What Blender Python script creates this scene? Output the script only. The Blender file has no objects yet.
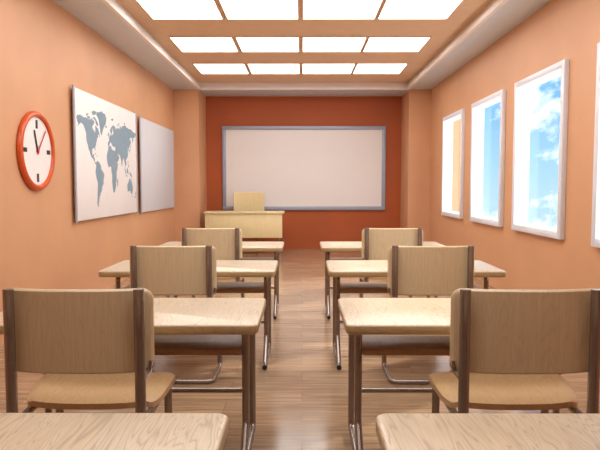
import bpy, bmesh, math, random
from mathutils import Vector, Matrix
from mathutils.geometry import tessellate_polygon

SC = bpy.context.scene
COL = SC.collection
R = math.radians

# ------------------------------------------------------------------ camera
H_EYE = 1.32
cd = bpy.data.cameras.new('camera'); cam = bpy.data.objects.new('camera', cd); COL.objects.link(cam)
cd.sensor_width = 36; cd.lens = 36.0; cd.clip_start = 0.05; cd.clip_end = 200
cam.location = (0, 0, H_EYE)
cam.rotation_euler = (R(90 - 3.72), 0, R(0.19))
SC.camera = cam

# ------------------------------------------------------------------ exposure
SC.view_settings.view_transform = 'Standard'
SC.view_settings.look = 'None'
SC.view_settings.gamma = 1
SC.view_settings.use_curve_mapping = False
SC.view_settings.exposure = 0.0

# ------------------------------------------------------------------ node helpers
def srgb(r, g, b):
    f = lambda c: (c / 255 / 12.92) if c / 255 <= 0.04045 else ((c / 255 + 0.055) / 1.055) ** 2.4
    return (f(r), f(g), f(b), 1)

class NT:
    def __init__(s, tree): s.t = tree; s.t.nodes.clear()
    def n(s, typ, ins=None, **kw):
        nd = s.t.nodes.new(typ)
        for k, v in kw.items(): setattr(nd, k, v)
        for k, v in (ins or {}).items():
            if isinstance(v, bpy.types.NodeSocket): s.t.links.new(v, nd.inputs[k])
            else: nd.inputs[k].default_value = v
        return nd
    def ramp(s, fac, stops):
        nd = s.t.nodes.new('ShaderNodeValToRGB'); s.t.links.new(fac, nd.inputs[0])
        e = nd.color_ramp.elements
        while len(e) < len(stops): e.new(0.5)
        for i, (p, c) in enumerate(stops): e[i].position = p; e[i].color = c if len(c) == 4 else (*c, 1)
        return nd.outputs[0]
    def math(s, op, a, b=0.0):
        nd = s.t.nodes.new('ShaderNodeMath'); nd.operation = op
        for i, v in enumerate((a, b)):
            if isinstance(v, bpy.types.NodeSocket): s.t.links.new(v, nd.inputs[i])
            else: nd.inputs[i].default_value = v
        return nd.outputs[0]
    def mix(s, fac, a, b, blend='MIX'):
        nd = s.t.nodes.new('ShaderNodeMix'); nd.data_type = 'RGBA'; nd.blend_type = blend
        for i, v in ((0, fac), (6, a), (7, b)):
            if isinstance(v, bpy.types.NodeSocket): s.t.links.new(v, nd.inputs[i])
            else: nd.inputs[i].default_value = v
        return nd.outputs[2]

# ------------------------------------------------------------------ world (sky with clouds)
SKY_STRENGTH = 1.25
w = bpy.data.worlds.new('sky'); SC.world = w; w.use_nodes = True
nt = NT(w.node_tree)
tc = nt.n('ShaderNodeTexCoord')
sep = nt.n('ShaderNodeSeparateXYZ', {0: tc.outputs['Generated']})
elev = nt.math('ADD', nt.math('MULTIPLY', sep.outputs[2], 1.6), 0.35)
blue = nt.ramp(elev, [(0.0, srgb(222, 240, 250)), (0.24, srgb(198, 228, 246)), (0.42, srgb(160, 210, 240)),
                      (0.68, srgb(104, 178, 228)), (1.0, srgb(70, 145, 210))])
mp = nt.n('ShaderNodeMapping', {0: tc.outputs['Generated'], 1: (0.9, 0.35, 0.1), 3: (1.0, 1.0, 1.15)})
n1 = nt.n('ShaderNodeTexNoise', {'Vector': mp.outputs[0], 'Scale': 9.0, 'Detail': 9.0, 'Roughness': 0.62, 'Distortion': 0.25})
dens = n1.outputs[0]
# three banks of cloud standing to the right of the building: (direction, angular radius, amount)
for az, el, rad, amt in ((21.8, 6.0, 5.0, 0.105), (22.6, -2.0, 2.6, 0.04), (17.8, -3.6, 3.2, 0.06)):
    dv = (math.sin(R(az)) * math.cos(R(el)), math.cos(R(az)) * math.cos(R(el)), math.sin(R(el)))
    dp = nt.n('ShaderNodeVectorMath', {0: tc.outputs['Generated'], 1: dv}, operation='DOT_PRODUCT').outputs['Value']
    c0 = math.cos(R(rad))
    fall = nt.math('MULTIPLY', nt.math('MAXIMUM', nt.math('DIVIDE', nt.math('SUBTRACT', dp, c0), 1 - c0), 0.0), amt)
    dens = nt.math('ADD', dens, fall)
cl = nt.ramp(dens, [(0.54, (0, 0, 0)), (0.68, (1, 1, 1))])
sky = nt.mix(cl, blue, (1.5, 1.5, 1.54, 1))
bank = nt.ramp(nt.math('MULTIPLY_ADD', sep.outputs[1], -1.0), [(0.0, (0, 0, 0)), (0.75, (1, 1, 1))])   # added brightness in the unseen sky behind, whitens reveals and lights the room
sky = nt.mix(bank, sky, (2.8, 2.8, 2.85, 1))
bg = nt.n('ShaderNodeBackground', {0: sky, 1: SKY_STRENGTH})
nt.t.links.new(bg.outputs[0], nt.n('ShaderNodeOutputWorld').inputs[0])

# ------------------------------------------------------------------ sun, low from far right through the windows
SUN_AZ, SUN_EL, SUN_W, PANEL_W = 38, 30, 5.2, 6.3
sd = bpy.data.lights.new('sun', 'SUN'); sd.energy = SUN_W; sd.angle = R(1.5); sd.color = (1.0, 0.93, 0.84)
sun = bpy.data.objects.new('sun', sd); COL.objects.link(sun)
_d = Vector((-math.cos(R(SUN_EL)) * math.cos(R(SUN_AZ)), -math.cos(R(SUN_EL)) * math.sin(R(SUN_AZ)), -math.sin(R(SUN_EL))))
sun.rotation_euler = _d.to_track_quat('-Z', 'Y').to_euler(); sun.location = (8, 12, 8)

# ------------------------------------------------------------------ materials
def material(name):
    m = bpy.data.materials.new(name); m.use_nodes = True
    return m, NT(m.node_tree)

def finish(nt_, shader):
    nt_.t.links.new(shader.outputs[0], nt_.n('ShaderNodeOutputMaterial').inputs[0])

def plain(name, col, rough=0.5, metal=0.0, var=0.04, scale=6.0, bump=0.0, spec=0.5, bscale=220.0):
    m, t = material(name)
    tc = t.n('ShaderNodeTexCoord')
    no = t.n('ShaderNodeTexNoise', {'Vector': tc.outputs['Object'], 'Scale': scale, 'Detail': 4.0})
    c2 = tuple(max(0, c * (1 - 2.2 * var)) for c in col[:3]) + (1,)
    c3 = tuple(min(1, c * (1 + var)) for c in col[:3]) + (1,)
    cc = t.ramp(no.outputs[0], [(0.3, c2), (0.7, c3)])
    ins = {'Base Color': cc, 'Roughness': rough, 'Metallic': metal, 'Specular IOR Level': spec}
    if bump:
        n2 = t.n('ShaderNodeTexNoise', {'Vector': tc.outputs['Object'], 'Scale': bscale, 'Detail': 3.0})
        ins['Normal'] = t.n('ShaderNodeBump', {'Height': n2.outputs[0], 'Strength': bump, 'Distance': 0.002}).outputs[0]
    finish(t, t.n('ShaderNodeBsdfPrincipled', ins)); return m

def wood(name, light, mid, dark, rough=0.35, axis='Y', scale=1.0, contrast=1.0, bump=0.15, spec=0.5):
    m, t = material(name)
    tc = t.n('ShaderNodeTexCoord'); oi = t.n('ShaderNodeObjectInfo')
    off = t.n('ShaderNodeVectorMath', {0: tc.outputs['Object']}, operation='ADD')
    sc = t.n('ShaderNodeVectorMath', {0: oi.outputs['Location'], 1: (1.7, 2.3, 0.4)}, operation='MULTIPLY')
    t.t.links.new(sc.outputs[0], off.inputs[1])
    s = {'X': (1, 9, 9), 'Y': (9, 1, 9), 'Z': (9, 9, 1)}[axis]
    mp = t.n('ShaderNodeMapping', {0: off.outputs[0], 3: tuple(v * scale for v in s)})
    warp = t.n('ShaderNodeTexNoise', {'Vector': mp.outputs[0], 'Scale': 0.6, 'Detail': 3.0, 'Roughness': 0.5, 'Distortion': 0.5})
    rings = t.math('FRACT', t.math('MULTIPLY', warp.outputs[0], 34.0))
    line = t.ramp(rings, [(0.0, (0.05, 0.05, 0.05)), (0.22, (0.8, 0.8, 0.8)), (0.5, (1, 1, 1)), (0.88, (0.85, 0.85, 0.85)), (1.0, (0.05, 0.05, 0.05))])
    s2 = {'X': (3, 160, 160), 'Y': (160, 3, 160), 'Z': (160, 160, 3)}[axis]
    mp2 = t.n('ShaderNodeMapping', {0: off.outputs[0], 3: s2})
    fib = t.n('ShaderNodeTexNoise', {'Vector': mp2.outputs[0], 'Scale': 1.0, 'Detail': 5.0, 'Roughness': 0.7})
    base = t.ramp(fib.outputs[0], [(0.3, mid), (0.65, light)])
    inv = t.math('MULTIPLY', t.math('SUBTRACT', 1.0, line), 0.55 * contrast)
    col = t.mix(inv, base, dark)
    big = t.n('ShaderNodeTexNoise', {'Vector': off.outputs[0], 'Scale': 2.2, 'Detail': 2.0})
    col = t.mix(t.math('MULTIPLY', big.outputs[0], 0.22), col, mid)
    bp = t.n('ShaderNodeBump', {'Height': line, 'Strength': bump, 'Distance': 0.001})
    finish(t, t.n('ShaderNodeBsdfPrincipled', {'Base Color': col, 'Roughness': rough, 'Normal': bp.outputs[0], 'Specular IOR Level': spec}))
    return m

def floor_material():
    m, t = material('laminate_floor')
    tc = t.n('ShaderNodeTexCoord')
    br = t.n('ShaderNodeTexBrick', {'Vector': tc.outputs['Object'], 'Color1': (0.15, 0.15, 0.15, 1), 'Color2': (0.85, 0.85, 0.85, 1),
             'Mortar': (0, 0, 0, 1), 'Scale': 1.0, 'Mortar Size': 0.0022, 'Mortar Smooth': 0.1, 'Brick Width': 1.25, 'Row Height': 0.19})
    br.offset = 0.37; br.offset_frequency = 2
    mp = t.n('ShaderNodeMapping', {0: tc.outputs['Object'], 3: (1.3, 22, 1)})
    sc = t.n('ShaderNodeVectorMath', {0: br.outputs[0], 1: (13, 7, 5)}, operation='MULTIPLY')
    ad = t.n('ShaderNodeVectorMath', {0: mp.outputs[0], 1: sc.outputs[0]}, operation='ADD')
    gr = t.n('ShaderNodeTexNoise', {'Vector': ad.outputs[0], 'Scale': 1.6, 'Detail': 6.0, 'Roughness': 0.62, 'Distortion': 0.4})
    c = t.ramp(gr.outputs[0], [(0.28, srgb(124, 95, 69)), (0.5, srgb(154, 125, 97)), (0.75, srgb(181, 153, 124))])
    tone = t.mix(0.22, c, br.outputs[0], 'SOFT_LIGHT')
    seam = t.math('MULTIPLY', br.outputs[1], 0.3)
    col = t.mix(seam, tone, srgb(96, 66, 46))
    rg = t.math('ADD', t.math('MULTIPLY', gr.outputs[0], 0.10), 0.12)
    bp = t.n('ShaderNodeBump', {'Height': t.math('SUBTRACT', 1.0, br.outputs[1]), 'Strength': 0.25, 'Distance': 0.001})
    finish(t, t.n('ShaderNodeBsdfPrincipled', {'Base Color': col, 'Roughness': rg, 'Normal': bp.outputs[0], 'Specular IOR Level': 0.6}))
    return m

def emit(name, col, s):
    m, t = material(name)
    finish(t, t.n('ShaderNodeEmission', {0: col, 1: s})); return m

def glass_material():
    m, t = material('window_glass')
    a = t.n('ShaderNodeBsdfTransparent', {0: (0.98, 0.99, 1, 1)})
    b = t.n('ShaderNodeBsdfGlossy', {0: (1, 1, 1, 1), 1: 0.02})
    finish(t, t.n('ShaderNodeMixShader', {0: 0.04, 1: a.outputs[0], 2: b.outputs[0]})); return m

M = {
    'wall': plain('orange_plaster', srgb(210, 156, 115), 0.5, var=0.025, scale=1.6, bump=0.12, bscale=60),
    'rust': plain('rust_plaster', srgb(172, 82, 34), 0.6, var=0.03, scale=1.5, bump=0.1, bscale=60),
    'ceil': plain('orange_ceiling', srgb(224, 186, 148), 0.6, var=0.02),
    'soffit': plain('soffit_paint', srgb(206, 218, 226), 0.35, var=0.02),
    'trimw': plain('white_moulding', srgb(236, 230, 224), 0.4, var=0.01),
    'frame': plain('window_frame_paint', srgb(224, 226, 234), 0.35, var=0.01),
    'reveal': plain('reveal_paint', srgb(248, 248, 248), 0.6, var=0.0),
    'floor': floor_material(),
    'panel': emit('lit_diffuser', (1.0, 0.99, 0.97, 1), PANEL_W),
    'panelframe': plain('light_frame', srgb(222, 186, 150), 0.5, var=0.01),
    'glass': glass_material(),
    'desk': wood('pale_desk_wood', srgb(210, 192, 166), srgb(194, 172, 142), srgb(142, 114, 84), 0.30, 'Y', 1.5, 1.25),
    'edge': wood('desk_edge_wood', srgb(186, 160, 118), srgb(168, 140, 98), srgb(134, 106, 70), 0.4, 'X', 1.0, 0.6),
    'shelf': wood('shelf_wood', srgb(170, 130, 92), srgb(150, 110, 76), srgb(104, 72, 48), 0.4, 'Y', 1.0, 0.8),
    'back': wood('chair_back_wood', srgb(220, 200, 164), srgb(206, 184, 146), srgb(178, 150, 112), 0.36, 'Z', 1.1, 0.5, 0.06),
    'seat': wood('chair_seat_wood', srgb(204, 172, 130), srgb(190, 156, 114), srgb(164, 130, 92), 0.33, 'Y', 1.2, 0.7, 0.08),
    'tdesk': wood('teacher_desk_wood', srgb(232, 212, 164), srgb(218, 196, 146), srgb(190, 164, 112), 0.4, 'Z', 1.0, 0.4, 0.05),
    'metal': plain('bronze_tube', srgb(150, 138, 130), 0.24, 0.75, var=0.03, scale=9),
    'rubber': plain('black_rubber', srgb(26, 24, 24), 0.6, var=0.05),
    'alu': plain('aluminium', srgb(176, 178, 190), 0.34, 0.55, var=0.02),
    'boardframe': plain('board_frame', srgb(160, 164, 180), 0.4, 0.2, var=0.02),
    'board': plain('whiteboard_surface', srgb(233, 226, 222), 0.28, var=0.008, scale=1.5),
    'paper': plain('map_paper', srgb(234, 228, 224), 0.5, var=0.012, scale=3),
    'screen': plain('grey_panel', srgb(206, 204, 208), 0.5, var=0.01),
    'land': plain('blue_grey_ink', srgb(130, 153, 168), 0.5, var=0.03, scale=14),
    'clockrim': plain('orange_plastic', srgb(206, 84, 34), 0.22, var=0.02),
    'clockface': plain('clock_face', srgb(234, 228, 224), 0.45, var=0.005),
    'black': plain('black_ink', srgb(22, 22, 24), 0.4, var=0.0),
    'red': plain('red_hand', srgb(190, 24, 40), 0.35, var=0.0),
    'outer': plain('outside_plaster', srgb(196, 140, 100), 0.7, var=0.02),
}

# ------------------------------------------------------------------ mesh helpers
def box(bm, c, s, bev=0.0, seg=2, rot=None):
    g = bmesh.ops.create_cube(bm, size=1)
    vs = g['verts']
    bmesh.ops.scale(bm, verts=vs, vec=Vector(s))
    if bev:
        es = list({e for v in vs for e in v.link_edges})
        r = bmesh.ops.bevel(bm, geom=es, offset=bev, segments=seg, profile=0.5, affect='EDGES')
        vs = list({v for f in r['faces'] for v in f.verts} | {v for v in vs if v.is_valid})
    if rot: bmesh.ops.rotate(bm, verts=vs, matrix=rot, cent=(0, 0, 0))
    bmesh.ops.translate(bm, verts=vs, vec=Vector(c))
    return vs

def b2(bm, lo, hi, bev=0.0, seg=2):
    return box(bm, [(a + b) / 2 for a, b in zip(lo, hi)], [b - a for a, b in zip(lo, hi)], bev, seg)

def fillet(pts, rad, n=6):
    pts = [Vector(p) for p in pts]; out = [pts[0]]
    for i in range(1, len(pts) - 1):
        p, a, b = pts[i], (pts[i-1] - pts[i]), (pts[i+1] - pts[i])
        la, lb = a.length, b.length; a.normalize(); b.normalize()
        ang = a.angle(b)
        if ang > math.pi - 0.02: out.append(p); continue
        t = min(rad / math.tan(ang / 2), la * 0.49, lb * 0.49)
        s, e = p + a * t, p + b * t
        for k in range(n + 1):
            u = k / n; out.append(s * (1 - u) ** 2 + p * 2 * u * (1 - u) + e * u * u)
    out.append(pts[-1]); return out

def tube(bm, pts, r, rad=0.05, sides=14, n=6, flat=None):
    """sweep a round (or oval: flat=(rx, ry)) section along a filleted path"""
    P = fillet(pts, rad, n); rings = []
    t0 = (P[1] - P[0]).normalized()
    up = Vector((1, 0, 0)) if abs(t0.x) < 0.9 else Vector((0, 1, 0))
    nrm = (up - t0 * up.dot(t0)).normalized()
    rx, ry = flat or (r, r)
    for i, p in enumerate(P):
        t = ((P[min(i+1, len(P)-1)] - p).normalized() + (p - P[max(i-1, 0)]).normalized())
        t = t.normalized() if t.length else t0
        nrm = (nrm - t * nrm.dot(t)).normalized(); bn = t.cross(nrm)
        rings.append([bm.verts.new(p + nrm * rx * math.cos(2*math.pi*k/sides) + bn * ry * math.sin(2*math.pi*k/sides)) for k in range(sides)])
    for a, b in zip(rings, rings[1:]):
        for k in range(sides): bm.faces.new((a[k], a[(k+1) % sides], b[(k+1) % sides], b[k]))
    bm.faces.new(rings[0][::-1]); bm.faces.new(rings[-1])

def prism(bm, poly, axis_fn, t0, t1):
    """extrude 2-D outline poly; axis_fn(u, v, t) -> point"""
    a = [bm.verts.new(axis_fn(u, v, t0)) for u, v in poly]
    b = [bm.verts.new(axis_fn(u, v, t1)) for u, v in poly]
    tri = tessellate_polygon([[Vector((u, v, 0)) for u, v in poly]])
    for t in tri:
        for s in (a, b):
            try: bm.faces.new([s[i] for i in t])
            except ValueError: pass
    n = len(poly)
    for i in range(n):
        bm.faces.new((a[i], a[(i+1) % n], b[(i+1) % n], b[i]))

def rrect(wd, dp, r, n=6):
    pts = []
    for cx, cy, a0 in ((wd/2-r, dp/2-r, 0), (-wd/2+r, dp/2-r, 90), (-wd/2+r, -dp/2+r, 180), (wd/2-r, -dp/2+r, 270)):
        for k in range(n + 1):
            a = R(a0 + 90 * k / n); pts.append((cx + r * math.cos(a), cy + r * math.sin(a)))
    return pts

def slab(bm, wd, dp, z0, z1, r, bev=0.006):
    """a board with rounded plan corners and eased top and bottom edges"""
    layers = []
    for z, ins in ((z0, bev), (z0 + bev*0.4, bev*0.3), (z0 + bev, 0), (z1 - bev, 0), (z1 - bev*0.4, bev*0.3), (z1, bev)):
        layers.append([bm.verts.new((x, y, z)) for x, y in rrect(wd - 2*ins, dp - 2*ins, r - ins)])
    for a, b in zip(layers, layers[1:]):
        n = len(a)
        for i in range(n): bm.faces.new((a[i], a[(i+1) % n], b[(i+1) % n], b[i]))
    bm.faces.new(layers[0][::-1]); bm.faces.new(layers[-1])

def obj(name, bm, mat, parent=None, smooth=True, mats=None):
    bmesh.ops.recalc_face_normals(bm, faces=bm.faces[:])
    me = bpy.data.meshes.new(name); bm.to_mesh(me); bm.free()
    for mm in (mats or [mat]): me.materials.append(mm)
    if smooth:
        me.polygons.foreach_set('use_smooth', [True] * len(me.polygons))
        me.set_sharp_from_angle(angle=R(35))
    o = bpy.data.objects.new(name, me); COL.objects.link(o)
    if parent: o.parent = parent
    return o

def thing(name, label, cat, loc=(0, 0, 0), group=None):
    o = bpy.data.objects.new(name, None); COL.objects.link(o); o.location = loc
    o.empty_display_size = 0.1
    o['label'] = label; o['category'] = cat
    if group: o['group'] = group
    return o

def struct(name, bm, mat, parent=None, **k):
    o = obj(name, bm, mat, parent, **k)
    if not parent: o['kind'] = 'structure'
    return o

def dup(root, loc, label, name=None):
    r = root.copy(); COL.objects.link(r); r.location = loc; r['label'] = label
    for ch in list(root.children):
        c = ch.copy(); COL.objects.link(c); c.parent = r
        for g in ch.children:
            d = g.copy(); COL.objects.link(d); d.parent = c
    return r

def BM(): return bmesh.new()

# ------------------------------------------------------------------ room
XW, YB, YP, Y0 = 2.5, 12.64, 11.75, -2.6        # side walls, far wall, pier faces, wall behind the camera
ZS, ZC = 3.18, 3.32                              # soffit underside, raised ceiling
XL, XR = -2.005, 2.075                           # inner edges of the piers and soffit
WT = 0.115                                        # outer wall thickness

bm = BM(); b2(bm, (-XW - 0.2, Y0 - 0.2, -0.15), (XW + 0.2, YB + 0.2, 0)); struct('floor', bm, M['floor'])

# right wall with window openings: (far y, near y) of each opening
WIN = [(10.50, 9.36), (8.72, 7.50), (6.96, 5.76), (5.02, 3.64)]
WZ0, WZ1 = 0.872, 2.442
bm = BM()
b2(bm, (XW, Y0 - 0.2, 0), (XW + WT, YB + 0.2, WZ0)); b2(bm, (XW, Y0 - 0.2, WZ1), (XW + WT, YB + 0.2, 3.6))
edges = [YB + 0.2] + [v for p in WIN for v in p] + [Y0 - 0.2]
for i in range(0, len(edges), 2): b2(bm, (XW, edges[i+1], WZ0), (XW + WT, edges[i], WZ1))
b2(bm, (XR, YP, 0), (XW, YB, ZS + 0.1))          # pier beside the alcove
struct('wall_right', bm, M['wall'])
bm = BM(); b2(bm, (-XW - 0.2, Y0 - 0.2, 0), (-XW, YB + 0.2, 3.6)); b2(bm, (-XW, YP, 0), (XL, YB, ZS + 0.1)); struct('wall_left', bm, M['wall'])
bm = BM(); b2(bm, (-XW, YB, 0), (XW, YB + 0.2, 3.6)); struct('wall_front', bm, M['rust'])
bm = BM(); b2(bm, (-XW, Y0 - 0.2, 0), (XW, Y0, 3.6)); struct('wall_rear', bm, M['wall'])
bm = BM(); b2(bm, (-XW - 0.2, Y0 - 0.2, ZC), (XW + 0.2, YB + 0.2, ZC + 0.28)); struct('ceiling', bm, M['ceil'])

# soffit running round the room, with a bright moulding on its inner edge
XL, XR = -1.975, 2.03
ins = 0.045
bm = BM()
b2(bm, (-XW, Y0, ZS), (XL - ins, YB, ZC)); b2(bm, (XR + ins, Y0, ZS), (XW, YB, ZC))
b2(bm, (XL - ins, YP + ins, ZS), (XR + ins, YB, ZC)); b2(bm, (XL - ins, Y0, ZS), (XR + ins, Y0 + 0.45, ZC))
struct('trim_1', bm, M['soffit'], smooth=False)
bm = BM()
ya = Y0 + 0.45
for z0, z1, e in ((ZS + 0.0, ZS + 0.055, 0.0), (ZS + 0.055, ZS + 0.09, 0.02), (ZS + 0.09, ZC, 0.035)):
    b2(bm, (XL - ins, ya, z0), (XL - e, YP + ins, z1)); b2(bm, (XR + e, ya, z0), (XR + ins, YP + ins, z1))
    b2(bm, (XL - e, YP + e, z0), (XR + e, YP + ins, z1)); b2(bm, (XL - e, ya, z0), (XR + e, ya + ins - e, z1))
struct('trim_2', bm, M['trimw'], smooth=False)

# a strip of the building's own facade outside the farthest window
bm = BM(); b2(bm, (XW + WT, 10.9, -0.5), (2.88, 11.6, 3.8)); struct('wall_outside', bm, M['outer'])

# windows
for i, (yf, yn) in enumerate(WIN):
    root = bpy.data.objects.new('window_%d' % (i + 1), None); COL.objects.link(root); root['kind'] = 'structure'
    root.location = (XW, (yf + yn) / 2, WZ0)
    hw, hh = (yf - yn) / 2, WZ1 - WZ0
    bm = BM(); fw, fp = 0.062, 0.05
    for lo, hi in (((-fp, hw, -fw), (0, hw + fw, hh + fw)), ((-fp, -hw - fw, -fw), (0, -hw, hh + fw)),
                   ((-fp, -hw, hh), (0, hw, hh + fw)), ((-fp, -hw, -fw), (0, hw, 0))):
        b2(bm, lo, hi, 0.006)
    obj('window_frame', bm, M['frame'], root)
    bm = BM(); t = 0.012
    for lo, hi in (((-fp + .004, hw - t, 0), (WT, hw, hh)), ((-fp + .004, -hw, 0), (WT, -hw + t, hh)),
                   ((-fp + .004, -hw + t, hh - t), (WT, hw - t, hh)), ((-fp + .004, -hw + t, 0), (WT, hw - t, t))):
        b2(bm, lo, hi)
    obj('window_reveal', bm, M['reveal'], root, smooth=False)
    bm = BM(); b2(bm, (WT - 0.03, -hw + t, t), (WT - 0.024, hw - t, hh - t)); obj('window_pane', bm, M['glass'], root, smooth=False)

# ------------------------------------------------------------------ ceiling light panels
PX = [(-1.775, -0.95), (-0.885, -0.05), (0.015, 0.860), (0.910, 1.72)]
PY = [(9.95 - 1.75 * k, 10.81 - 1.75 * k) for k in range(6)]
def light_panel(x0, x1, y0, y1, label):
    wd, dp = x1 - x0, y1 - y0
    root = thing('ceiling_light', label, 'ceiling light', ((x0 + x1) / 2, (y0 + y1) / 2, ZC), 'flush lit panels in the raised ceiling')
    bm = BM(); e = 0.014
    for lo, hi in (((-wd/2 - e, -dp/2 - e), (wd/2 + e, -dp/2)), ((-wd/2 - e, dp/2), (wd/2 + e, dp/2 + e)),
                   ((-wd/2 - e, -dp/2), (-wd/2, dp/2)), ((wd/2, -dp/2), (wd/2 + e, dp/2))):
        b2(bm, (*lo, -0.014), (*hi, 0))
    obj('light_frame', bm, M['panelframe'], root, smooth=False)
    bm = BM(); b2(bm, (-wd/2, -dp/2, -0.008), (wd/2, dp/2, 0)); obj('light_diffuser', bm, M['panel'], root, smooth=False)
rown = ['row nearest the whiteboard', 'second row from the whiteboard', 'third row from the whiteboard',
        'added unseen fourth row from the whiteboard', 'added unseen fifth row from the whiteboard', 'added unseen sixth row from the whiteboard']  # last three rows are out of view, added to light the near room
coln = ['leftmost', 'second from left', 'second from right', 'rightmost']
for r_, (y0, y1) in enumerate(PY):
    for c_, (x0, x1) in enumerate(PX):
        light_panel(x0, x1, y0, y1, 'glowing rectangular ceiling panel, %s of the %s' % (coln[c_], rown[r_]))

# ------------------------------------------------------------------ whiteboard
root = thing('whiteboard', 'large blank whiteboard with grey-blue frame on the rust-red far wall', 'whiteboard', (0.04, YB, 1.0))
x0, x1 = -1.705, 1.705; z0, z1 = -0.185, 1.565; fw = 0.078
bm = BM()
for lo, hi in (((x0, z0), (x1, z0 + fw)), ((x0, z1 - fw), (x1, z1)), ((x0, z0 + fw), (x0 + fw, z1 - fw)), ((x1 - fw, z0 + fw), (x1, z1 - fw))):
    b2(bm, (lo[0], -0.055, lo[1]), (hi[0], 0, hi[1]), 0.008)
obj('board_frame', bm, M['boardframe'], root)
bm = BM(); b2(bm, (x0 + fw - .01, -0.03, z0 + fw - .01), (x1 - fw + .01, -0.002, z1 - fw + .01)); obj('writing_surface', bm, M['board'], root, smooth=False)

# ------------------------------------------------------------------ wall map and grey board on the left wall
def hung_board(name, label, cat, y0, y1, z0, z1, mat, facename):
    root = thing(name, label, cat, (-XW, (y0 + y1) / 2, z0)); hw, hh = (y1 - y0) / 2, z1 - z0
    bm = BM(); b2(bm, (0.030, -hw + 0.02, 0), (0.046, hw - 0.02, hh), 0.002); obj(facename, bm, mat, root)
    for s in (-1, 1):
        bm = BM(); tube(bm, [(0.042, s * (hw - 0.02), -0.02), (0.042, s * (hw - 0.02), hh + 0.02)], 0.015, sides=16)
        obj('side_rail', bm, M['alu'], root)
    for s in (-1, 1):
        for z in (0.15, hh - 0.15):
            bm = BM(); b2(bm, (0, s * (hw - 0.25) - 0.03, z - 0.03), (0.031, s * (hw - 0.25) + 0.03, z + 0.03)); obj('wall_bracket', bm, M['alu'], root)
    return root, hw, hh
MAPY0, MAPY1, MZ0, MZ1 = 6.50, 8.94, 0.935, 2.385
mroot, mhw, mhh = hung_board('world_map', 'white wall map showing the continents in blue-grey, hung between silver rails', 'wall map', MAPY0, MAPY1, MZ0, MZ1, M['paper'], 'map_sheet')
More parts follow.
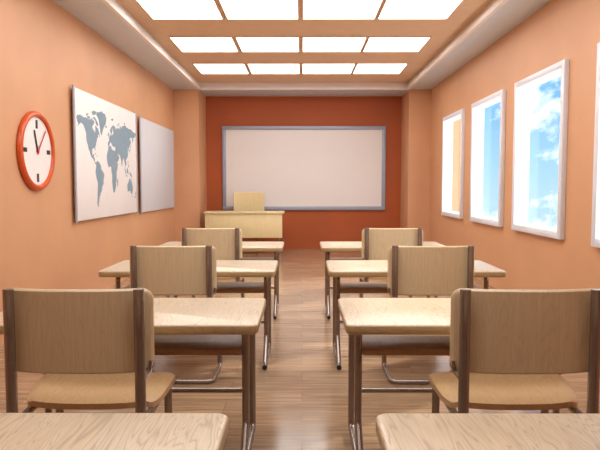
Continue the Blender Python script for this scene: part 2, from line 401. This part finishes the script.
LAND = {
 'na': [(-168,66),(-162,70),(-150,71),(-135,69),(-125,70),(-115,69),(-108,68),(-98,69),(-94,72),(-90,68),(-84,69),(-82,66),(-87,63),(-94,60),(-93,57),(-86,55),(-82,53),(-80,51),(-78,53),(-77,57),(-78,61),(-74,62),(-69,59),(-65,60),(-61,56),(-56,52),(-60,50),(-66,50),(-64,46),(-70,44),(-71,41),(-75,38),(-77,34),(-81,31),(-80,26),(-82,27),(-84,30),(-90,29),(-97,27),(-97,21),(-94,18),(-90,21),(-87,21),(-89,16),(-84,15),(-84,10),(-79,9),(-78,7),(-82,7),(-86,11),(-92,14),(-98,16),(-105,20),(-109,26),(-114,31),(-110,24),(-113,27),(-117,33),(-121,36),(-124,41),(-124,48),(-130,54),(-137,59),(-146,61),(-152,59),(-160,56),(-166,54),(-158,58),(-164,61),(-165,64)],
 'sa': [(-78,8),(-72,12),(-66,11),(-60,9),(-52,5),(-50,0),(-44,-2),(-36,-6),(-35,-9),(-39,-14),(-40,-21),(-47,-25),(-49,-29),(-54,-34),(-58,-35),(-58,-38),(-63,-40),(-65,-44),(-67,-48),(-69,-52),(-66,-55),(-72,-54),(-75,-49),(-73,-41),(-72,-32),(-70,-20),(-76,-14),(-81,-6),(-80,-1),(-77,4)],
 'greenland': [(-72,78),(-62,83),(-44,86),(-24,84),(-16,77),(-20,69),(-30,64),(-38,58),(-44,50),(-51,55),(-55,64),(-60,73)],
 'baffin': [(-88,73),(-80,74),(-72,71),(-64,67),(-62,64),(-68,62),(-74,65),(-76,69),(-86,71)],
 'ellesmere': [(-95,80),(-80,83),(-64,82.5),(-76,78),(-84,76),(-92,77)],
 'victoria': [(-118,72),(-108,73),(-102,71),(-106,69),(-115,69)],
 'banks': [(-124,74),(-116,76),(-108,76),(-114,74),(-122,72)],
 'africa': [(-17,15),(-17,21),(-13,27),(-9,31),(-6,36),(2,37),(10,37),(11,33),(20,31),(25,32),(32,31),(35,27),(38,20),(43,12),(51,12),(48,6),(41,-2),(40,-10),(40,-16),(35,-20),(35,-24),(32,-28),(27,-34),(19,-35),(15,-27),(12,-18),(13,-8),(9,-1),(9,4),(4,6),(-4,5),(-8,4),(-13,9)],
 'madagascar': [(49,-12),(50,-16),(47,-25),(44,-24),(44,-17)],
 'eurasia': [(-9,43),(-2,44),(-1,47),(-5,48),(2,51),(7,54),(9,57),(12,54),(20,55),(24,58),(29,60),(22,61),(25,65),(22,66),(18,62),(16,57),(12,56),(11,59),(6,58),(5,62),(13,67),(20,70),(28,71),(40,68),(40,65),(35,64),(44,66),(48,68),(60,69),(68,68),(68,73),(74,72),(74,67),(80,72),(90,75),(104,77.5),(112,74),(128,73),(140,73),(160,70),(178,69),(189,66),(180,65),(178,62),(170,60),(163,61),(163,57),(157,51),(155,57),(160,60),(150,59),(142,59),(136,55),(141,53),(140,48),(133,43),(128,40),(129,36),(126,35),(125,39),(121,40),(118,38),(122,37),(120,34),(122,30),(118,24),(110,21),(106,19),(109,13),(105,9),(101,13),(100,9),(103,2),(99,7),(98,14),(95,17),(91,22),(87,21),(81,16),(80,12),(77,8),(73,17),(70,21),(66,25),(57,26),(50,30),(52,25),(57,24),(60,21),(53,16),(44,13),(39,21),(35,28),(35,32),(36,37),(28,37),(27,40),(24,37),(21,37),(19,42),(13,45),(18,40),(16,38),(12,42),(8,44),(3,42),(0,39),(-5,36),(-9,37)],
 'black': [], 
 'britain': [(-5,50),(1,51),(0,54),(-3,58),(-6,57),(-3,53)],
 'ireland': [(-10,52),(-6,52),(-6,55),(-9,55)],
 'iceland': [(-24,65),(-20,66.5),(-14,66),(-15,64),(-20,63)],
 'svalbard': [(12,79),(20,81),(27,80),(20,77)],
 'novaya': [(52,71),(56,75),(68,77),(58,74),(56,71)],
 'severnaya': [(95,80),(102,81),(105,79),(99,78)],
 'sumatra': [(95,5),(100,2),(106,-5),(103,-5),(98,1)],
 'java': [(105,-6),(114,-7),(114,-9),(106,-8)],
 'borneo': [(109,2),(113,4),(117,7),(119,5),(116,-3),(110,-3)],
 'sulawesi': [(119,0),(124,1),(121,-2),(123,-5),(120,-5)],
 'guinea': [(131,-1),(138,-2),(145,-5),(150,-10),(144,-8),(138,-8),(133,-4)],
 'philippines': [(120,18),(122,18),(122,13),(126,8),(122,7),(121,13)],
 'japan': [(130,32),(135,35),(140,37),(141,42),(145,44),(141,45),(139,39),(132,35)],
 'sakhalin': [(142,54),(144,50),(142,46)],
 'australia': [(114,-22),(122,-18),(127,-14),(132,-11),(136,-12),(136,-16),(140,-17),(142,-11),(146,-18),(153,-26),(151,-34),(147,-38),(140,-38),(136,-34),(131,-32),(124,-33),(116,-35),(115,-31)],
 'tasmania': [(145,-41),(148,-41),(147,-44)],
 'nz_north': [(173,-35),(178,-38),(175,-41),(174,-38)],
 'nz_south': [(172,-41),(174,-42),(169,-47),(167,-45)],
 'cuba': [(-84,22),(-77,21),(-75,20),(-80,23)],
 'hispaniola': [(-74,20),(-69,19),(-73,18)],
 'newfoundland': [(-58,51),(-53,47),(-59,48)],
}
random.seed(4)
def rough_outline(poly):
    out = []
    for i, p in enumerate(poly):
        q = poly[(i + 1) % len(poly)]; out.append(p)
        L = math.hypot(q[0] - p[0], q[1] - p[1])
        if L > 6:
            k = (random.random() - .5) * L * 0.13
            out.append(((p[0] + q[0]) / 2 - (q[1] - p[1]) / L * k, (p[1] + q[1]) / 2 + (q[0] - p[0]) / L * k))
    return out
bm = BM()
for k, poly in LAND.items():
    if not poly: continue
    pl = rough_outline(poly)
    pl = [((0.03 + (lo + 168) * 0.00272 - 0.5) * 2 * mhw, (0.405 + 0.0057 * la) * mhh) for lo, la in pl]
    prism(bm, pl, lambda u, v, t: (t, u, v), 0.0455, 0.0485)
o = obj('continents', bm, M['land'], mroot, smooth=False); o['label'] = 'blue-grey printed continents'
hung_board('display_board', 'plain light grey board with silver edges on the left wall, beyond the world map', 'board', 9.15, 11.52, MZ0 - 0.02, MZ1 - 0.02, M['screen'], 'board_sheet')

# ------------------------------------------------------------------ clock
CR = 0.37
croot = thing('wall_clock', 'round wall clock with thick glossy orange rim on the left wall', 'clock', (-XW, 5.63, 1.645))
bm = BM(); n = 64; rings = []
prof = [(0.0, CR - 0.012), (0.015, CR), (0.035, CR - 0.004), (0.048, CR - 0.016), (0.052, CR - 0.030), (0.047, CR - 0.046), (0.034, CR - 0.056), (0.0, CR - 0.058)]
for k in range(n):
    a = 2 * math.pi * k / n; rings.append([bm.verts.new((x, r * math.cos(a), r * math.sin(a))) for x, r in prof])
for k in range(n):
    a, b = rings[k], rings[(k + 1) % n]
    for j in range(len(prof)): bm.faces.new((a[j], a[(j+1) % len(prof)], b[(j+1) % len(prof)], b[j]))
obj('clock_rim', bm, M['clockrim'], croot)
def disc(bm, r, x0, x1, n=48, cy=0, cz=0):
    prism(bm, [(cy + r * math.cos(2*math.pi*k/n), cz + r * math.sin(2*math.pi*k/n)) for k in range(n)], lambda u, v, t: (t, u, v), x0, x1)
bm = BM(); disc(bm, CR - 0.054, 0, 0.026); obj('clock_face', bm, M['clockface'], croot)
for a in (0, 90, 180, 270):
    bm = BM(); ca, sa = math.cos(R(a)), math.sin(R(a)); r0, r1, hw = 0.210, 0.288, 0.020
    prism(bm, [(r0*sa - hw*ca, r0*ca + hw*sa), (r1*sa - hw*ca, r1*ca + hw*sa), (r1*sa + hw*ca, r1*ca - hw*sa), (r0*sa + hw*ca, r0*ca - hw*sa)],
          lambda u, v, t: (t, u, v), 0.0255, 0.029)
    obj('hour_mark', bm, M['black'], croot)
def hand(name, ang, r1, w0, w1, x, mat):
    bm = BM(); ca, sa = math.cos(R(ang)), math.sin(R(ang)); r0 = -0.03
    prism(bm, [(r0*sa - w0*ca, r0*ca + w0*sa), (r1*sa - w1*ca, r1*ca + w1*sa), (r1*sa + w1*ca, r1*ca - w1*sa), (r0*sa + w0*ca, r0*ca - w0*sa)],
          lambda u, v, t: (t, u, v), x, x + 0.003)
    return obj(name, bm, mat, croot)
hand('hour_hand', -18, 0.20, 0.013, 0.010, 0.032, M['black'])
hand('minute_hand', 41, 0.265, 0.008, 0.006, 0.037, M['red'])
bm = BM(); disc(bm, 0.016, 0.026, 0.042, 20); obj('hand_hub', bm, M['red'], croot)

# ------------------------------------------------------------------ student desk
DW, DD, DZ = 1.255, 0.64, 0.72
def make_desk(loc, label):
    root = thing('student_desk', label, 'desk', loc, 'student desks in two columns')
    bm = BM(); slab(bm, DW, DD, DZ - 0.044, DZ, 0.035, 0.008)
    o = obj('desktop', bm, M['desk'], root, mats=[M['desk'], M['edge']])
    for p in o.data.polygons:
        if p.normal.z < 0.3: p.material_index = 1
    bm = BM(); b2(bm, (-0.533, -0.085, 0.532), (0.533, 0.285, 0.548), 0.003); b2(bm, (-0.533, -0.106, 0.524), (0.533, -0.082, 0.556), 0.004)
    obj('book_shelf', bm, M['shelf'], root)
    YN, YF, YT, r = -0.09, 0.29, -0.275, 0.0178
    for s in (-1, 1):
        x = s * 0.552
        bm = BM(); tube(bm, [(x, YN + 0.12, 0.655), (x, YN, 0.655), (x, YN, 0.20), (x, YT + 0.03, r + 0.012), (x, YT, r)], r, 0.045)
        lg = obj('leg', bm, M['metal'], root)
        bm = BM(); tube(bm, [(x, YT + 0.01, r), (x, YT - 0.012, r)], r * 0.99, sides=14); obj('end_cap', bm, M['rubber'], lg)
        bm = BM(); tube(bm, [(x, YN + 0.12, 0.655), (x, YF, 0.655), (x, YF, r), (x, YT + 0.01, r)], r, 0.045)
        obj('leg', bm, M['metal'], root)
        bm = BM(); b2(bm, (x - 0.03, YN + 0.05, 0.672), (x + 0.03, YF - 0.06, 0.6775), 0.001)
        obj('mounting_plate', bm, M['metal'], root)
    bm = BM(); tube(bm, [(-0.552, YF, 0.22), (0.552, YF, 0.22)], 0.0135); obj('crossbar', bm, M['metal'], root)
    return root

DX = 0.819
rows_y = [1.24, 2.88, 4.52, 6.16]
rl = ['nearest row, cut by photo bottom', 'second row from camera', 'third row from camera', 'farthest row']
desk = None
for r_, y in enumerate(rows_y):
    for s, sd_ in ((-1, 'left'), (1, 'right')):
        lab = 'pale wooden student desk %s of the aisle, %s' % (sd_, rl[r_])
        desk = make_desk((s*DX, y, 0), lab) if desk is None else (dup(desk, (s*DX, y, 0), lab))

# ------------------------------------------------------------------ student chair
def curved_panel(bm, hw, z0, z1, rad, curve, th, lean=0.0, nx=28, nz=12):
    """rounded-rectangle panel bowed about the vertical axis; y grows forward at the sides"""
    def corner(u, v):   # squircle-like remap of the unit square to rounded corners
        x = u * hw; z = v * (z1 - z0) / 2
        ax, az = abs(x), abs(z); cx, cz = hw - rad, (z1 - z0) / 2 - rad
        if ax > cx and az > cz:
            dx, dz = ax - cx, az - cz; m = max(dx, dz); L = math.hypot(dx, dz)
            if L > 0: dx, dz = dx * m / L, dz * m / L
            x = math.copysign(cx + dx, x); z = math.copysign(cz + dz, z)
        return x, z
    def grid(vals, lim, r_):
        a = (lim - r_) / lim
        return [-1 + (1 - a) * k / 6 for k in range(6)] + [-a + 2 * a * k / vals for k in range(vals + 1)] + [a + (1 - a) * k / 6 for k in range(1, 7)]
    us = grid(nx, hw, rad); vs = grid(nz, (z1 - z0) / 2, rad)
    lay = []
    for side in (0, 1):
        g = []
        for v in vs:
            row = []
            for u in us:
                x, z = corner(u, v)
                edge = max(0.0, max(abs(u), abs(v)) - 0.965) / 0.035
                y = curve * (abs(x) / hw) ** 2.6 + lean * z
                y += (th * 0.5) * (1 - 0.75 * edge ** 2) * (1 if side else -1)
                row.append(bm.verts.new((x, y, (z0 + z1) / 2 + z)))
            g.append(row)
        lay.append(g)
    for g in lay:
        for a, b in zip(g, g[1:]):
            for i in range(len(us) - 1): bm.faces.new((a[i], a[i+1], b[i+1], b[i]))
    A, B = lay; nu, nv = len(us), len(vs)
    per = [(0, i) for i in range(nu)] + [(j, nu-1) for j in range(1, nv)] + [(nv-1, i) for i in range(nu-2, -1, -1)] + [(j, 0) for j in range(nv-2, 0, -1)]
    for k in range(len(per)):
        p, q = per[k], per[(k+1) % len(per)]
        bm.faces.new((A[p[0]][p[1]], A[q[0]][q[1]], B[q[0]][q[1]], B[p[0]][p[1]]))

def seat_mesh(bm):
    nu, nv = 28, 28; th = 0.024; Y1, Y2, hw = 0.095, 0.475, 0.290
    lay = []
    for side in (0, 1):
        g = []
        for j in range(nv + 1):
            v = j / nv; row = []
            for i in range(nu + 1):
                u = -1 + 2 * i / nu
                # round the corners of the plan
                U, V = u, 2 * v - 1
                xs = U * math.sqrt(1 - 0.16 * abs(V) ** 5) ; ys = V * math.sqrt(1 - 0.34 * abs(U) ** 4 * (1.0 if V < 0 else 0.45))
                x = xs * hw; y = (Y1 + Y2) / 2 + ys * (Y2 - Y1) / 2
                x *= 0.93 + 0.07 * min(1, v * 1.6)
                z = 0.450 + 0.034 * min(1, v / 0.75) + 0.006 * U * U - 0.010 * (1 - U * U) * math.sin(math.pi * min(1, v * 1.25))
                fr = max(0.0, v - 0.70) / 0.30; z -= 0.050 * fr ** 2.2
                sd = max(0.0, abs(U) - 0.86) / 0.14; z -= 0.014 * sd ** 2
                z += -th / 2 if side == 0 else th / 2
                row.append(bm.verts.new((x, y, z)))
            g.append(row)
        lay.append(g)
    for g in lay:
        for a, b in zip(g, g[1:]):
            for i in range(nu): bm.faces.new((a[i], a[i+1], b[i+1], b[i]))
    A, B = lay
    per = [(0, i) for i in range(nu+1)] + [(j, nu) for j in range(1, nv+1)] + [(nv, i) for i in range(nu-1, -1, -1)] + [(j, 0) for j in range(nv-1, 0, -1)]
    for k in range(len(per)):
        p, q = per[k], per[(k+1) % len(per)]
        bm.faces.new((A[p[0]][p[1]], A[q[0]][q[1]], B[q[0]][q[1]], B[p[0]][p[1]]))

def make_chair(loc, label):
    root = thing('student_chair', label, 'chair', loc, 'student chairs behind the desks')
    bm = BM(); curved_panel(bm, 0.283, 0.613, 0.934, 0.045, 0.045, 0.020); obj('backrest', bm, M['back'], root)
    bm = BM(); seat_mesh(bm); obj('seat', bm, M['seat'], root)
    for s in (-1, 1):
        # flattened upright of the back
        bm = BM(); tube(bm, [(s*0.243, -0.012, 0.937), (s*0.243, -0.012, 0.425)], 0, sides=18, flat=(0.0205, 0.0165))
        up = obj('back_upright', bm, M['metal'], root)
        bm = BM(); tube(bm, [(s*0.243, -0.012, 0.430), (s*0.244, 0.03, 0.418), (s*0.246, 0.38, 0.427)], 0.015, 0.05)
        obj('seat_rail', bm, M['metal'], root)
        bm = BM(); tube(bm, [(s*0.246, 0.36, 0.428), (s*0.246, 0.432, 0.428), (s*0.246, 0.432, 0.017)], 0.0175, 0.05)
        obj('leg', bm, M['metal'], root)
        bm = BM(); tube(bm, [(s*0.273, 0.030, 0.655), (s*0.270, 0.026, 0.616), (s*0.246, -0.005, 0.586)], 0.007, 0.02, sides=10)
        obj('back_bracket', bm, M['metal'], root)
        for y in (0.20, 0.35):
            bm = BM(); b2(bm, (s*0.244 - 0.014, y - 0.02, 0.432), (s*0.244 + 0.014, y + 0.02, 0.442 + 0.07 * (y - 0.1)), 0.002); obj('seat_mount', bm, M['metal'], root)
    bm = BM(); tube(bm, [(-0.246, 0.432, 0.10), (-0.246, 0.432, 0.0168), (-0.246, 0.08, 0.0168), (0.246, 0.08, 0.0168), (0.246, 0.432, 0.0168), (0.246, 0.432, 0.10)], 0.0165, 0.05)
    obj('floor_runner', bm, M['metal'], root)
    return root
chair = None
cl_ = {1: 'nearest chair row', 2: 'middle chair row', 3: 'farthest chair row'}
for r_ in (1, 2, 3):
    for s, sd_ in ((-1, 'left'), (1, 'right')):
        loc = (s*(0.850, 0.842, 0.835)[r_ - 1], 2.22 + 1.63 * (r_ - 1), 0)
        lab = 'tan wooden student chair %s of the aisle, %s' % (sd_, cl_[r_])
        chair = make_chair(loc, lab) if chair is None else (dup(chair, loc, lab))

# ------------------------------------------------------------------ teacher's desk and chair
TY = 11.45
root = thing('teacher_desk', 'pale wooden teacher desk with a deep front panel, below the left end of the whiteboard', 'desk', (-1.115, TY, 0))
bm = BM(); slab(bm, 1.54, 0.62, 0.79, 0.825, 0.02, 0.005); bmesh.ops.translate(bm, verts=bm.verts[:], vec=(0, 0.31, 0)); obj('desktop', bm, M['tdesk'], root)
bm = BM(); b2(bm, (-0.745, 0.03, 0.325), (0.735, 0.05, 0.792), 0.003); obj('front_panel', bm, M['tdesk'], root)
for s in (-1, 1):
    for yy in (0.09, 0.55):
        bm = BM(); tube(bm, [(s*0.69, yy, 0), (s*0.69, yy, 0.79)], 0.02); obj('leg', bm, M['metal'], root)
bm = BM(); tube(bm, [(-0.69, 0.55, 0.2), (0.69, 0.55, 0.2)], 0.012); obj('crossbar', bm, M['metal'], root)

root = thing('teacher_chair', 'wooden chair behind the teacher desk, only its pale square back showing', 'chair', (-1.09, 12.33, 0))
bm = BM(); curved_panel(bm, 0.318, 0.70, 1.195, 0.035, -0.03, 0.022); o = obj('backrest', bm, M['tdesk'], root)
bm = BM(); slab(bm, 0.5, 0.46, 0.435, 0.46, 0.07, 0.008); bmesh.ops.translate(bm, verts=bm.verts[:], vec=(0, -0.22, 0)); obj('seat', bm, M['seat'], root)
for s in (-1, 1):
    bm = BM(); tube(bm, [(s*0.2, 0.027, 1.15), (s*0.2, 0.027, 0.42), (s*0.2, -0.41, 0.42), (s*0.2, -0.41, 0.017), (s*0.2, 0.02, 0.017)], 0.0155, 0.05); obj('leg', bm, M['metal'], root)
bm = BM(); tube(bm, [(-0.2, 0.02, 0.017), (0.2, 0.02, 0.017)], 0.0155); obj('floor_crossbar', bm, M['metal'], root)
